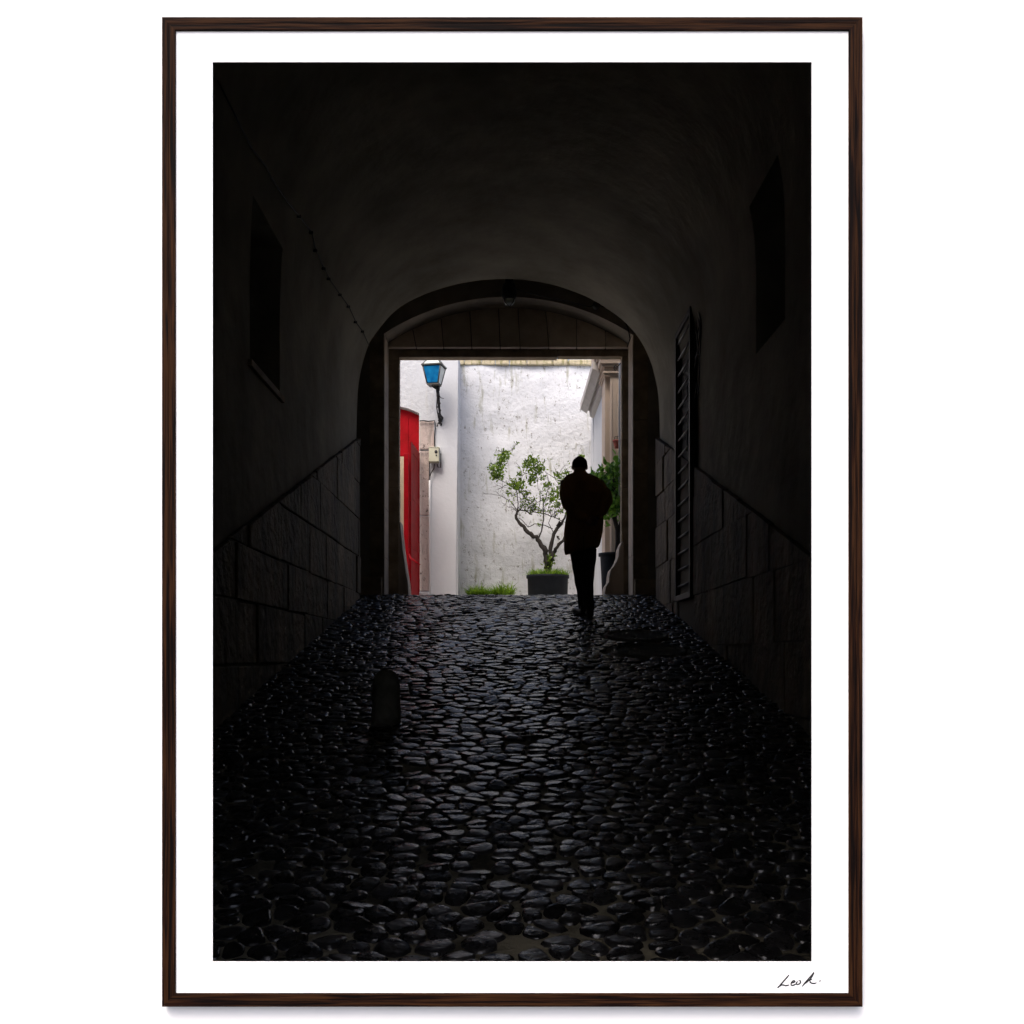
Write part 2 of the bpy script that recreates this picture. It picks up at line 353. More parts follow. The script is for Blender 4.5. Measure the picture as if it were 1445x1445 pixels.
# refine: Catmull-Rom
def cr(pts, n=3):
    out = []
    for i in range(len(pts)-1):
        p0,p1,p2,p3 = [Vector(pts[max(0,min(len(pts)-1,i+k))]) for k in (-1,0,1,2)]
        for s in range(n):
            t = s/n; out.append(tuple(.5*((2*p1)+(-p0+p2)*t+(2*p0-5*p1+4*p2-p3)*t*t+(-p0+3*p1-3*p2+p3)*t**3)))
    out.append(pts[-1]); return out
pr = cr(pr)
building = thing('passage_building', 'dark vaulted carriage passage with plastered barrel vault over stone dado', 'building', (0, 7, 1.0))
b = MB()
sec = [(XL-2.2,-.6),(XL-2.2,7.9),(XR+2.2,7.9),(XR+2.2,-.6),(XR,-.6)]+[p for p in reversed(pr)]+[(XL,-.6)]
b.prism_y(sec, wall_y+.123, D, .5)
vault = b.build('vault', M['vault'], building)
nl = (XL-.55, XL+.05, .585*D, .662*D, HZ(243), HZ(380)); nr = (XR-.05, XR+.55, .5496*D, .6136*D, HZ(261), HZ(425))
cut(vault, [nl, nr])
for p in vault.data.polygons: p.use_smooth = False
# gentle unevenness comes from bump; smooth only the curved facets
import math as _m
vault.data.shade_smooth() if hasattr(vault.data, 'shade_smooth') else None
try:
    vault.data.set_sharp_from_angle(angle=R(30))
except Exception: pass
b = MB()   # added dark liner, unseen: cuts bounce off the white wall's back, closes the gap
jx0, jx1, jz0, jz1 = hx0-.08, hx1+.08, hz0-.08, hz1+.10
for (x0,x1,z0,z1) in ((XL-2.2,jx0,-.3,7.9),(jx1,XR+2.2,-.3,7.9),(jx0,jx1,-.3,jz0),(jx0,jx1,jz1,7.9)):
    b.box(x0,x1,wall_y+.032,wall_y+.121,z0,z1,.5)
b.build('bounce_liner', M['joint'], building)
# shell round the end wall
b = MB()
b.box(XL-2.2, XL-.22, D+.003, 1.0825*D, -.6, 7.9, .5); b.box(XR+.22, XR+2.2, D+.003, 1.0825*D, -.6, 7.9, .5); b.box(XL-.22, XR+.22, D+.003, 1.0825*D, HZ(575), 7.9, .5)
b.build('end_bay', M['vault'], building)

# dado blocks
def clip(poly, fn):   # keep fn(p)>=0
    out = []
    for i in range(len(poly)):
        a, c = poly[i], poly[(i+1)%len(poly)]; fa, fc = fn(a), fn(c)
        if fa >= 0: out.append(a)
        if (fa >= 0) != (fc >= 0):
            t = fa/(fa-fc); out.append((a[0]+(c[0]-a[0])*t, a[1]+(c[1]-a[1])*t))
    return out
def dado(side, holes=()):
    rng = random.Random(11 if side < 0 else 23); b = MB(); b2 = MB(); jb = MB(); far = holes[0][1]-.01 if holes else 1e9
    X = XL if side < 0 else XR; th = .035
    z = -.15; 
    while z < HZ(320):
        hgt = rng.uniform(.36,.50); y = 1.9-rng.random()*.6
        while y < D:
            ln = rng.uniform(.45,1.25); g = .0045
            poly = [(y+g,z+g),(min(y+ln,D)-g,z+g),(min(y+ln,D)-g,z+hgt-g),(y+g,z+hgt-g)]
            y += ln
            if poly[1][0]-poly[0][0] < .05: continue
            poly = clip(poly, lambda p: dado_h(p[0])-p[1]); 
            if len(poly) < 3: continue
            poly = clip(poly, lambda p: p[1]-(floor_h(p[0])-.08))
            if len(poly) < 3: continue
            skip = False
            for (ya,yb,za,zb) in holes:
                # split around the door grille
                if max(p[0] for p in poly) > ya and min(p[0] for p in poly) < yb and max(p[1] for p in poly) > za:
                    L_ = clip(poly, lambda p: ya-p[0]); R_ = clip(poly, lambda p: p[0]-yb)
                    for q in (L_, R_):
                        if len(q) >= 3 and (max(p[0] for p in q)-min(p[0] for p in q)) > .03:
                            pj = rng.uniform(0,.012); (b2 if min(p[0] for p in q) > far else b).prism_x(q, X-side*0 if side>0 else X, X-side*(th+pj), rng.random())
                    skip = True
            if skip: continue
            poly = [(p[0]+rng.uniform(-.004,.004), p[1]+rng.uniform(-.009,.009)) for p in poly]
            (b2 if min(p[0] for p in poly) > far else b).prism_x(poly, X, X-side*(th+rng.uniform(0,.022)), rng.random())
        z += hgt
    o = b.build('stone_dado', M['block'], building, bevel=.009)
    if b2.v: b2.build('stone_dado', M['block'], building, bevel=.009)
    jb.prism_x([(1.8, floor_h(1.8)-.1),(D-.004, floor_h(D)-.1),(D-.004, dado_h(D)-.004),(1.8, max(dado_h(1.8)-.004, floor_h(1.8)-.05))], X, X-side*.027, .5)
    j = jb.build('joint_mortar', M['joint'], o)
gy0, gy1, gz0, gz1 = .803*D, .8745*D, HZ(66), HZ(396)
dado(-1); dado(1, [(gy0-.02, gy1+.02, gz0-.05, gz1)])

# niches: frame, sill, shutter
def niche(side, n, name_lab):
    x0,x1,y0,y1,z0,z1 = n; X = XL if side < 0 else XR
    nf = MB(); e = .09; t_ = .02
    xa, xb = (X, X+t_) if side < 0 else (X-t_, X)
    # sloped sill
    sill = MB(); 
    if side < 0: sill.prism_y([(X-.30,z0+.001),(X+.03,z0+.001),(X+.03,z0-.05),(X-.30,z0-.05)], y0-.06, y1+.06, .5)
    so_ = tag(sill.build('window_sill', M['portal_dark'], building, bevel=.005))
    wn = MB(); xx = X+side*.42
    wn.box(min(xx, xx+side*.05), max(xx, xx+side*.05), y0, y1, z0, z1, .5)
    wo = wn.build('window', M['dark'], building)
    fr_ = MB(); xf = X+side*.40
    for (ya,yb,za,zb) in ((y0,y0+.06,z0,z1),(y1-.06,y1,z0,z1),(y0+.06,y1-.06,z0,z0+.06),(y0+.06,y1-.06,z1-.06,z1),((y0+y1)/2-.02,(y0+y1)/2+.02,z0+.06,z1-.06)):
        fr_.box(min(xf,xf+side*.02), max(xf,xf+side*.02), ya, yb, za, zb, .5)
    fr_.build('window_frame', M['iron'], wo)
niche(-1, nl, ''); 
x0,x1,y0,y1,z0,z1 = nr
wn = MB(); wn.box(XR+.42, XR+.47, y0, y1, z0, z1, .5); wo = wn.build('window', M['dark'], building)
f_ = MB()
for (ya,yb,za,zb) in ((y0,y0+.06,z0,z1),(y1-.06,y1,z0,z1),(y0+.06,y1-.06,z0,z0+.06),(y0+.06,y1-.06,z1-.06,z1)): f_.box(XR+.40,XR+.42,ya,yb,za,zb,.5)
f_.build('window_frame', M['iron'], wo)

# ------------------------------------------------------------------ stone doorway at the end
portal = thing('stone_doorway', 'weathered stone doorway with flat voussoir lintel at the bright end of the passage', 'doorway', (0, 1.05*D, floor_h(14)))
TA, TB, TC, TD = 1.03, 1.065, 1.070, 1.082
def arc(c, l, r_, n=24):      # three image points -> arc points left to right
    (x1,y1),(x2,y2),(x3,y3) = l,c,r_
    d = 2*(x1*(y2-y3)+x2*(y3-y1)+x3*(y1-y2))
    ux = ((x1*x1+y1*y1)*(y2-y3)+(x2*x2+y2*y2)*(y3-y1)+(x3*x3+y3*y3)*(y1-y2))/d; uy = ((x1*x1+y1*y1)*(x3-x2)+(x2*x2+y2*y2)*(x1-x3)+(x3*x3+y3*y3)*(x2-x1))/d
    rr = math.hypot(x1-ux,y1-uy); a = math.atan2(y1-uy,x1-ux); e_ = math.atan2(y3-uy,x3-ux)
    return [(ux+rr*math.cos(a+(e_-a)*i/n), uy+rr*math.sin(a+(e_-a)*i/n)) for i in range(n+1)]
upper = arc((716,419),(541.5,471),(893.8,473))
base_y = 852
# end wall with segmental opening
b = MB(); ol = XZ(541.5,0,TA)[0]; orr = XZ(893.8,0,TA)[0]
sec = [(XL-.2,-.2),(XL-.2,HZ(570)),(XR+.2,HZ(570)),(XR+.2,-.2),(orr,-.2)]+[XZ(x,y,TA) for x,y in reversed(upper)]+[(ol,-.2)]
b.prism_y(sec, TA*D, TB*D, .5); b.build('end_wall', M['end_plaster'], portal)
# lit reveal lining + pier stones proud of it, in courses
zt_l = XZ(0,471,TA)[1]
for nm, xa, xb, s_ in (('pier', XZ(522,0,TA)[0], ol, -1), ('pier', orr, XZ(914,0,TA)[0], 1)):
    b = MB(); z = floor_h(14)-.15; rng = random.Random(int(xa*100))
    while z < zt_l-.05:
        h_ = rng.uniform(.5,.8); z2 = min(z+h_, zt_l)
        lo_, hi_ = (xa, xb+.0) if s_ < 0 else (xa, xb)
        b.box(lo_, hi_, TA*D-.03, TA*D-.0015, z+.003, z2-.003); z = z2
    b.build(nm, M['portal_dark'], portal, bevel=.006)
    c = MB(); z = floor_h(14)-.15
    while z < zt_l-.02:
        z2 = min(z+rng.uniform(.5,.8), zt_l-.01)
        if s_ < 0: c.box(ol+.0015, ol+.012, TA*D-.03, TB*D-.002, z+.003, z2-.003)
        else: c.box(orr-.012, orr-.0015, TA*D-.03, TB*D-.002, z+.003, z2-.003)
        z = z2
    c.build('reveal_lining', M['reveal'], portal, bevel=.003)
# plinths
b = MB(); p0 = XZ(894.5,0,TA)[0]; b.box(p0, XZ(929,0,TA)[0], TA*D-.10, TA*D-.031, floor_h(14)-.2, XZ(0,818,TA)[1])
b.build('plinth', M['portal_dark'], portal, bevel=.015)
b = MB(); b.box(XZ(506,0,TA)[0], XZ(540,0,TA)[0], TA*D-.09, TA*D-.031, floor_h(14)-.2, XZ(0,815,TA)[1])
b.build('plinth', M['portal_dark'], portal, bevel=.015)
# voussoirs
b = MB(); lower = arc((715,434),(541,474),(894,474))
tops = [541.0, 581, 622, 662.7, 703.5, 731, 770.3, 814, 854.6, 894.5]; bots = [541.0, 587, 625.6, 665.7, 705.8, 734, 774.7, 814, 855, 894.5]
def arcy(x): 
    for a, c in zip(lower, lower[1:]):
        if a[0] <= x <= c[0]: return a[1]+(c[1]-a[1])*(x-a[0])/(c[0]-a[0])
    return 474
tf = TB-.003
for i in range(9):
    xs = [tops[i]+.6+(tops[i+1]-tops[i]-1.2)*k/4 for k in range(5)]
    dz = random.uniform(-.5,.5)
    pts = [(x, arcy(x)+.3) for x in xs]+[(bots[i+1]-.6, 490), (bots[i]+.6, 490)]
    b.prism_y([XZ(x,y,tf) for x,y in pts], tf*D+random.uniform(0,.012)-.0, TD*D)
b.build('lintel', M['portal'], portal, bevel=.006)
bk = MB(); bk.prism_y([XZ(x,y,TB) for x,y in [(540,492),(540,400),(895,400),(895,492)]], (TB+.004)*D, (TD+.001)*D, .5); bk.build('lintel_backing', M['joint'], portal)
# inner frame: jambs + beam
jl0, jl1 = XZ(538,0,TC)[0], XZ(563.5,0,TC)[0]; jr0, jr1 = XZ(877,0,TC)[0], XZ(900,0,TC)[0]; zb = XZ(0,490.3,TC)[1]; zo = XZ(0,502.7,TC)[1]
rng = random.Random(5)
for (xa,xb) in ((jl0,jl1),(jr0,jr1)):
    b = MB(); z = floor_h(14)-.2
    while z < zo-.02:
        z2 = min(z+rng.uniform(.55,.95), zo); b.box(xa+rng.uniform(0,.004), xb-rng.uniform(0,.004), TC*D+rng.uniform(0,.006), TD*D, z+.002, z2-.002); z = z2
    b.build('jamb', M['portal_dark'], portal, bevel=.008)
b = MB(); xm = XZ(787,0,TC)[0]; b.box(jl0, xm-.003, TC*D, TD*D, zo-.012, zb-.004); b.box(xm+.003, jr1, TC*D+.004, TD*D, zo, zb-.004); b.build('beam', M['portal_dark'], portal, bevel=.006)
# worn guard stones at the foot of the jambs
def blob(outline, t0, dep, name):
    b = MB(); b.prism_y([XZ(x,y,t0) for x,y in outline], t0*D, t0*D+dep, .4)
    o = b.build(name, M['reveal'], portal); o.modifiers.new('b','BEVEL').width = .02; o.modifiers['b'].segments = 3
blob([(564.5,735),(566,752),(568.5,775),(572,800),(575.5,822),(577,842),(562,842),(562,735)], TC-.001, .40, 'worn_stone')
blob([(877.5,764),(873.5,774),(872.8,784),(870,792),(866,799),(861.5,804),(860,812),(859,821),(855,827),(853.5,834),(853,843),(880,843),(880,764)], TC-.001, .40, 'worn_stone')

# ------------------------------------------------------------------ courtyard: left house
FL = floor_h(20)-.02
house = thing('white_house', 'white plastered house corner with red door on the left of the courtyard', 'house', (XZ(560,0,1.38)[0], 1.38*D, FL))
th = 1.38; hx = XZ(646,0,th)[0]; dx = XZ(591.5,0,th)[0]; dxl = XZ(505,0,th)[0]
door_arc = [XZ(x,y,th) for x,y in arc((548,572),(505,583),(591.5,583),16)]
b = MB()
sec = [(-9,FL-.1),(-9,6.85),(hx,6.85),(hx+.0,FL-.1),(dx,FL-.1)]+list(reversed(door_arc))+[(dxl,FL-.1)]
b.prism_y(sec, th*D, th*D+.45, .5)
b.build('wall', M['lime2'], house)
b = MB(); b.box(hx-.5, hx, th*D+.452, 1.47*D, FL-.1, 6.85, .5); b.build('return_wall', M['lime2'], house)
# slight corner pilaster, smooth strip
b = MB(); b.prism_y([XZ(612,500,th),XZ(647.5,480,th),XZ(643.5,845,th),XZ(606.5,845,th),XZ(607,660,th),XZ(613,655,th)], th*D-.035, th*D-.001, .5)
b.build('corner_strip', M['lime3'], house, bevel=.008)
# stone jamb blocks
b = MB()
for (xa,xb,ya,yb) in ((592,613.5,594.5,634),(591.5,605.5,636.5,727),(591.5,605.5,729,834)):
    b.prism_y([XZ(xa,ya,th),XZ(xb,ya,th),XZ(xb,yb,th),XZ(xa,yb,th)], th*D-.022, th*D+.10)
b.build('door_jamb', M['pink'], house, bevel=.008)
b = MB(); b.box(XZ(590,0,th)[0], XZ(606.5,0,th)[0], th*D-.16, th*D-.025, FL, XZ(0,835,th*.99)[1]); b.build('step_block', M['lime3'], house, bevel=.02)
# the red door
b = MB(); zt = XZ(0,642,th)[1]
tr = [(x*1.0, z+.0) for x, z in door_arc]
b.prism_y([(dxl,zt)]+[(x,z-.02) for x,z in tr]+[(dx,zt)], th*D+.10, th*D+.15, .5)
for x_ in (525, 545, 560, 575): b.box(XZ(x_,0,th)[0]-.006, XZ(x_,0,th)[0]+.006, th*D+.09, th*D+.099, zt+.03, XZ(0,588,th)[1])
ft = b.build('transom_panel', M['red'], house, bevel=.004)
def leaf(p0, p1, zlo, zhi, thick, name, parent):
    b = MB(); d = Vector((p1[0]-p0[0], p1[1]-p0[1], 0)); n_ = Vector((-d.y, d.x, 0)).normalized()*thick
    a = Vector((p0[0],p0[1],0)); c = Vector((p1[0],p1[1],0)); L_ = d.length
    def sl(u0,u1,za,zb,off):
        q = [a+d*u0+n_*off[0], a+d*u1+n_*off[0], a+d*u1+n_*off[1], a+d*u0+n_*off[1]]
        b.add([(v.x,v.y,za) for v in q]+[(v.x,v.y,zb) for v in q], [(0,1,2,3),(4,7,6,5),(0,4,5,1),(1,5,6,2),(2,6,7,3),(3,7,4,0)], .5)
    sl(0,1,zlo,zhi,(-.35,.35))
    for (u0,u1) in ((0,.14),(.86,1.0)): sl(u0,u1,zlo,zhi,(-.5,-.352)); sl(u0,u1,zlo,zhi,(.352,.5))
    H = zhi-zlo
    for (za,zb) in ((0,.08),(.36,.42),(.66,.70),(.94,1)): sl(.141,.859,zlo+za*H,zlo+zb*H,(-.5,-.352)); sl(.141,.859,zlo+za*H,zlo+zb*H,(.352,.5))
    return b.build(name, M['red'], parent, bevel=.004)
hp = P(590.3,0,th*.995); qp = P(578,0,1.295)
dl = leaf((hp.x,hp.y),(qp.x,qp.y), FL+.03, XZ(0,641,1.38)[1], .05, 'door', house)
b = MB(); q0 = XZ(570.2,0,1.29); q1 = XZ(577.2,0,1.29); b.box(q0[0], q1[0], 1.285*D, 1.285*D+.07, FL+.03, XZ(0,641,1.29)[1], .5)
b.build('door_stile', M['red'], dl, bevel=.008)
b = MB(); b.tube([P(577,782,1.283),P(580,788,1.275),P(587,793,1.27),P(593,797,1.27)], [.012,.016,.016,.012], 8); b.build('door_latch', M['red'], dl)
b = MB(); b.box(dxl-.4, dx+.6, th*D+1.6, th*D+1.7, FL, 6, .5); b.build('hall_wall', M['cream'], house)
b = MB(); b.box(XZ(563,0,1.3)[0]-.02, XZ(568,0,1.3)[0], 1.33*D, 1.33*D+.04, XZ(0,773,1.33)[1], XZ(0,768,1.33)[1], .5); b.build('door_bolt', M['iron'], dl)

# meter box, pipe and cables on the house
mb = thing('meter_box', 'beige meter box on the white wall under the blue lantern', 'meter box', tuple(P(614,655,1.37)))
b = MB(); y_ = th*D
b.box(XZ(606.2,0,th)[0], XZ(620.3,0,th)[0], y_-.18, y_-.037, XZ(0,654,th)[1], XZ(0,635,th)[1]); b.build('box_body', M['beige'], mb, bevel=.008)
b = MB(); b.box(XZ(605.6,0,th)[0], XZ(621.0,0,th)[0], y_-.185, y_-.036, XZ(0,635,th)[1]+.002, XZ(0,635,th)[1]+.018); b.build('lid', M['beige'], mb, bevel=.004)
for (x,y,r_) in ((616.3,640.2,.026),(616.8,645.3,.012)):
    b = MB(); c = P(x,y,th); b.tube([(c.x,y_-.188,c.z),(c.x,y_-.181,c.z)], r_, 16)
    b.build('dial', M['iron'], mb)
b = MB(); b.tube([P(613,655,1.372),P(612.5,661,1.372),P(608,668,1.372),P(606.5,672,1.372)], .011, 6); b.tube([P(617,655,1.372),P(618,659,1.372),P(622,660,1.372),P(622,640,1.372)], .012, 6); b.build('cable', M['grille'], mb)
b = MB(); b.tube([P(606.3,y,1.374) for y in (678,730,780,838)], .017, 8)
o = b.build('drain_pipe', M['white']); tag(o, 'thin white pipe running down the wall below the meter box', 'pipe')
b = MB()
b.tube([P(x,y,1.3755) for x,y in ((592,594),(598,593.4),(604,594.5),(613.5,593.6),(614,605),(613,616),(613.5,634))], .010, 6)
b.tube([P(x,y,1.3755) for x,y in ((592,635.5),(600,636),(606,636),(606.2,655),(605.8,672),(605.5,690))], .008, 6)
o = b.build('electric_cable', M['iron']); tag(o, 'black cable pinned round the stone jamb between lantern and meter box', 'cable')

# the blue lantern
lt = 1.345; lan = thing('wall_lantern', 'blue glass street lantern on a black scrolled bracket fixed to the white wall', 'lantern', tuple(P(617,590,1.375)))
cx, cy = XZ(612.5,0,lt)[0], lt*D
zt, zb2 = XZ(0,518,lt)[1], XZ(0,542.5,lt)[1]; rt, rb = .152, .092; rot = R(-12)
def sq(r_, z): return [(cx+r_*math.sqrt(2)*math.cos(rot+R(45+90*k)), cy+r_*math.sqrt(2)*math.sin(rot+R(45+90*k)), z) for k in range(4)]
a, c = sq(rt, zt), sq(rb, zb2)
for k in range(4):
    k2 = (k+1)%4; mid = [Vector(a[k]),Vector(a[k2]),Vector(c[k2]),Vector(c[k])]; n_ = (mid[1]-mid[0]).cross(mid[2]-mid[0]).normalized()
    ctr = sum(mid, Vector())/4; 
    if n_.dot(ctr-Vector((cx,cy,ctr.z))) < 0: n_ = -n_
    b = MB(); ins = [ctr+(v-ctr)*.9 for v in mid]
    b.add([v-n_*.003 for v in ins]+[v+n_*.001 for v in ins], [(0,1,2,3),(4,7,6,5),(0,4,5,1),(1,5,6,2),(2,6,7,3),(3,7,4,0)], .5)
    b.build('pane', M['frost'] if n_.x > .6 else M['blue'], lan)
b = MB()
for k in range(4): b.tube([a[k], c[k]], .012, 6)
for rr, zz, hh in ((rt+.02, zt, .022), (rb+.006, zb2-.02, .02)):
    s1, s2 = sq(rr, zz), sq(rr, zz+hh); b.add(s1+s2, [(0,1,2,3),(4,7,6,5),(0,4,5,1),(1,5,6,2),(2,6,7,3),(3,7,4,0)], .5)
b.build('lantern_frame', M['bronze'], lan)
b = MB(); s1, s2, s3 = sq(rt+.0, zt+.023), sq(.085, zt+.115), sq(.07, zt+.13)
b.add(s1+s2, [(0,1,2,3),(4,7,6,5),(0,4,5,1),(1,5,6,2),(2,6,7,3),(3,7,4,0)], .5); b.build('lantern_roof', M['frost'], lan)
b = MB()
for k in range(4): b.tube([s1[k], s2[k], (cx,cy,zt+.17)], .009, 6)
b.ball((cx,cy,zt+.18), .02,.02,.03, 8, 6); b.build('lantern_finial', M['bronze'], lan)
b = MB()
wy = 1.377*D
def lp(x,y,dy=0): q = P(x,y,lt); return (q.x, cy+dy, q.z)
b.tube([lp(608.5,540.5,0),lp(609.5,544,0),lp(612.5,546.5,0.02),lp(616,548,.04)], .013, 8)
b.tube([lp(612.5,540.5),lp(613,544),lp(616.5,547.5,.05)], .012, 8)
b.ball(lp(617.5,546,.06), .038,.035,.035)
b.tube([lp(617,547,.06),lp(617.5,556,.14),lp(618,566,.24),lp(618.6,576,.34),lp(619.5,584,.40),lp(618.5,590,.42)], [.028,.030,.022,.020,.036,.022], 8)
for i in range(22):
    t_ = i/21; y = 549+42*t_; dy = .06+.36*t_; an = i*1.5
    b.tube([lp(617.8+1.2*t_+2.2*math.cos(an), y, dy-.02+.03*math.sin(an)), lp(617.8+1.2*t_+2.2*math.cos(an+1.2), y+1.6, dy-.02+.02*math.sin(an+1.2))], .011, 5)
b.tube([lp(616,556,.15),lp(614.8,570,.25),lp(616.5,582,.36),lp(618,587,.4)], .009, 6)
b.tube([lp(618,556,.15),lp(622,557.5,.2),lp(624.5,556,.3)], .007, 5)
b.tube([lp(619,578,.36),lp(623,582,.40),lp(620,586,.43),lp(616,589,.43),lp(614.5,594,.43)], .014, 6)
b.build('bracket', M['iron'], lan)

# ------------------------------------------------------------------ courtyard back wall
tb = 1.46
b = MB(); bx0, bx1 = XZ(634,0,tb)[0], XZ(846,0,tb)[0]
ztop = XZ(0,516,tb)[1]
nx, nz = 70, 60; v = []; rng = random.Random(9)
from mathutils import noise as mn
for j in range(nz+1):
    for i in range(nx+1):
        x = bx0+(bx1-bx0)*i/nx; z = FL-.1+(ztop-FL+.1)*j/nz
        v.append((x, tb*D+.05*mn.noise(Vector((x*.9,z*.9,3)))+.018*mn.noise(Vector((x*3.1,z*3.1,7))), z))
f = [(j*(nx+1)+i, j*(nx+1)+i+1, (j+1)*(nx+1)+i+1, (j+1)*(nx+1)+i) for j in range(nz) for i in range(nx)]
b.add(v, f, .5, True)
b.box(bx0, bx1, tb*D+.07, tb*D+.4, FL-.1, ztop-.004, .5)
bwall = b.build('courtyard_wall', M['lime'], fixn=False); tag(bwall, 'rough whitewashed back wall of the courtyard speckled with mould', 'wall')
b = MB(); x = bx0
while x < bx1:
    l_ = random.uniform(.25,.5); b.box(x, min(x+l_,bx1)-.006, tb*D-.045-random.uniform(0,.02), tb*D+.42, ztop, ztop+random.uniform(.10,.13)); x += l_
b.build('coping', M['ochre'], bwall, bevel=.02)

# ------------------------------------------------------------------ right building
rb_ = thing('side_building', 'white building with grey cornice and tan pilaster along the right of the courtyard', 'building', (1.6, 1.3*D, FL))
X = 175*K
b = MB(); b.box(X, X+3, 1.25*D, 1.465*D, FL-.1, HZ(515), .5); b.build('wall', M['lime3'], rb_)
b = MB()
prof = [(175,476),(167,480),(166,492),(162,492),(161,486),(150,494),(148,494),(148,507),(152,509),(175,512)]   # (x, h)
b.prism_y([(x*K, HZ(h)) for x,h in prof], 1.222*D, 1.425*D, .5); b.build('cornice', M['cornice'], rb_, bevel=.004)
b = MB(); b.box(X-.012, X+3, 1.425*D, 1.462*D, FL-.1, HZ(497), .5); b.build('corner_pier', M['lime3'], rb_)
# pilaster
pt = 1.21; pl = MB()
x0 = XZ(853.5,0,pt)[0]; x1 = XZ(860.5,0,pt)[0]
ztp = XZ(0,533,pt)[1]
pl.box(x1, x1+.45, pt*D-.10, pt*D-.001, FL-.1, ztp); pl.box(x0, x1+.5, pt*D, pt*D+.5, FL-.1, ztp+.001)
for x_ in (862.3, 871.0): pl.box(XZ(x_,0,pt)[0]-.010, XZ(x_,0,pt)[0]+.010, pt*D-.115, pt*D-.101, FL+.4, ztp-.1)
pil = pl.build('pilaster', M['tan'], rb_, bevel=.006)
cp = MB()
for (dx_, za, zb3) in ((.02, 0, .03), (.045,.03,.06), (.02,.06,.12), (.06,.12,.16), (.09,.16,.26), (.12,.26,.31), (.15,.31,.6)):
    cp.box(x0-dx_, x1+.5+dx_, pt*D-.10-dx_, pt*D+.5+dx_, ztp+za+.002, ztp+zb3)
cp.build('capital', M['tan'], pil, bevel=.006)
# pipe and hook by the pilaster
b = MB(); b.tube([P(874.2,512,1.125),P(874.2,580,1.125),P(874.0,650,1.125),P(874.2,700,1.125)], .012, 8); o = b.build('wall_pipe', M['white']); tag(o, 'thin pale pipe standing just inside the right jamb of the doorway', 'pipe')
b = MB(); c = P(868.5,520,1.12); pts = [P(876,512,1.115), P(873,516,1.118)]+[(c.x+.030*math.cos(a)*(1-.08*i), c.y, c.z+.045*math.sin(a)*(1-.05*i)) for i, a in enumerate([R(30+36*k) for k in range(11)])]
b.tube(pts, .007, 6); o = b.build('iron_hook', M['iron']); tag(o, 'small curled black iron hook at the top right corner of the doorway', 'hook')
b = MB(); c = P(871,627,1.19); b.lathe([(.035,-.06),(.045,-.02),(.06,.035),(.066,.04),(.066,.06),(.05,.06),(.045,.03)], c, 20)
fp = b.build('flower_pot', M['terra']); tag(fp, 'small red terracotta pot hung on the tan pilaster', 'flower pot')
b = MB(); b.tube([c+Vector((-.05,0,.05)), c+Vector((-.03,.03,.12)), c+Vector((.03,.03,.12)), c+Vector((.05,0,.05))], .005, 6); b.tube([c+Vector((0,.03,.12)), c+Vector((.02,.16,.12))], .005, 6); b.build('hanger', M['iron'], fp)

# ------------------------------------------------------------------ plants
def cq(cx_, cy_, t, dy=0):     # crop pixel of the 5.352x enlargement -> point
    p = P(670+cx_/5.352, 620+cy_/5.352, t); return Vector((p.x, p.y+dy, p.z))
def leafq(b, p, size, rng, up=.3):
    d = Vector((rng.gauss(0,1), rng.gauss(0,1), rng.gauss(0,1)+up)).normalized(); s_ = d.cross(Vector((rng.gauss(0,1),rng.gauss(0,1),rng.gauss(0,1)))).normalized(); n_ = d.cross(s_)
    L_ = size*rng.uniform(.7,1.3); W = L_*.26
    b.add([p, p+d*L_*.3+s_*W+n_*W*.3, p+d*L_*.75+s_*W*.8+n_*W*.2, p+d*L_, p+d*L_*.75-s_*W*.8+n_*W*.2, p+d*L_*.3-s_*W+n_*W*.3, p+d*L_*.5], [(0,1,6),(1,2,6),(2,3,6),(3,4,6),(4,5,6),(5,0,6)], rng.random(), False)
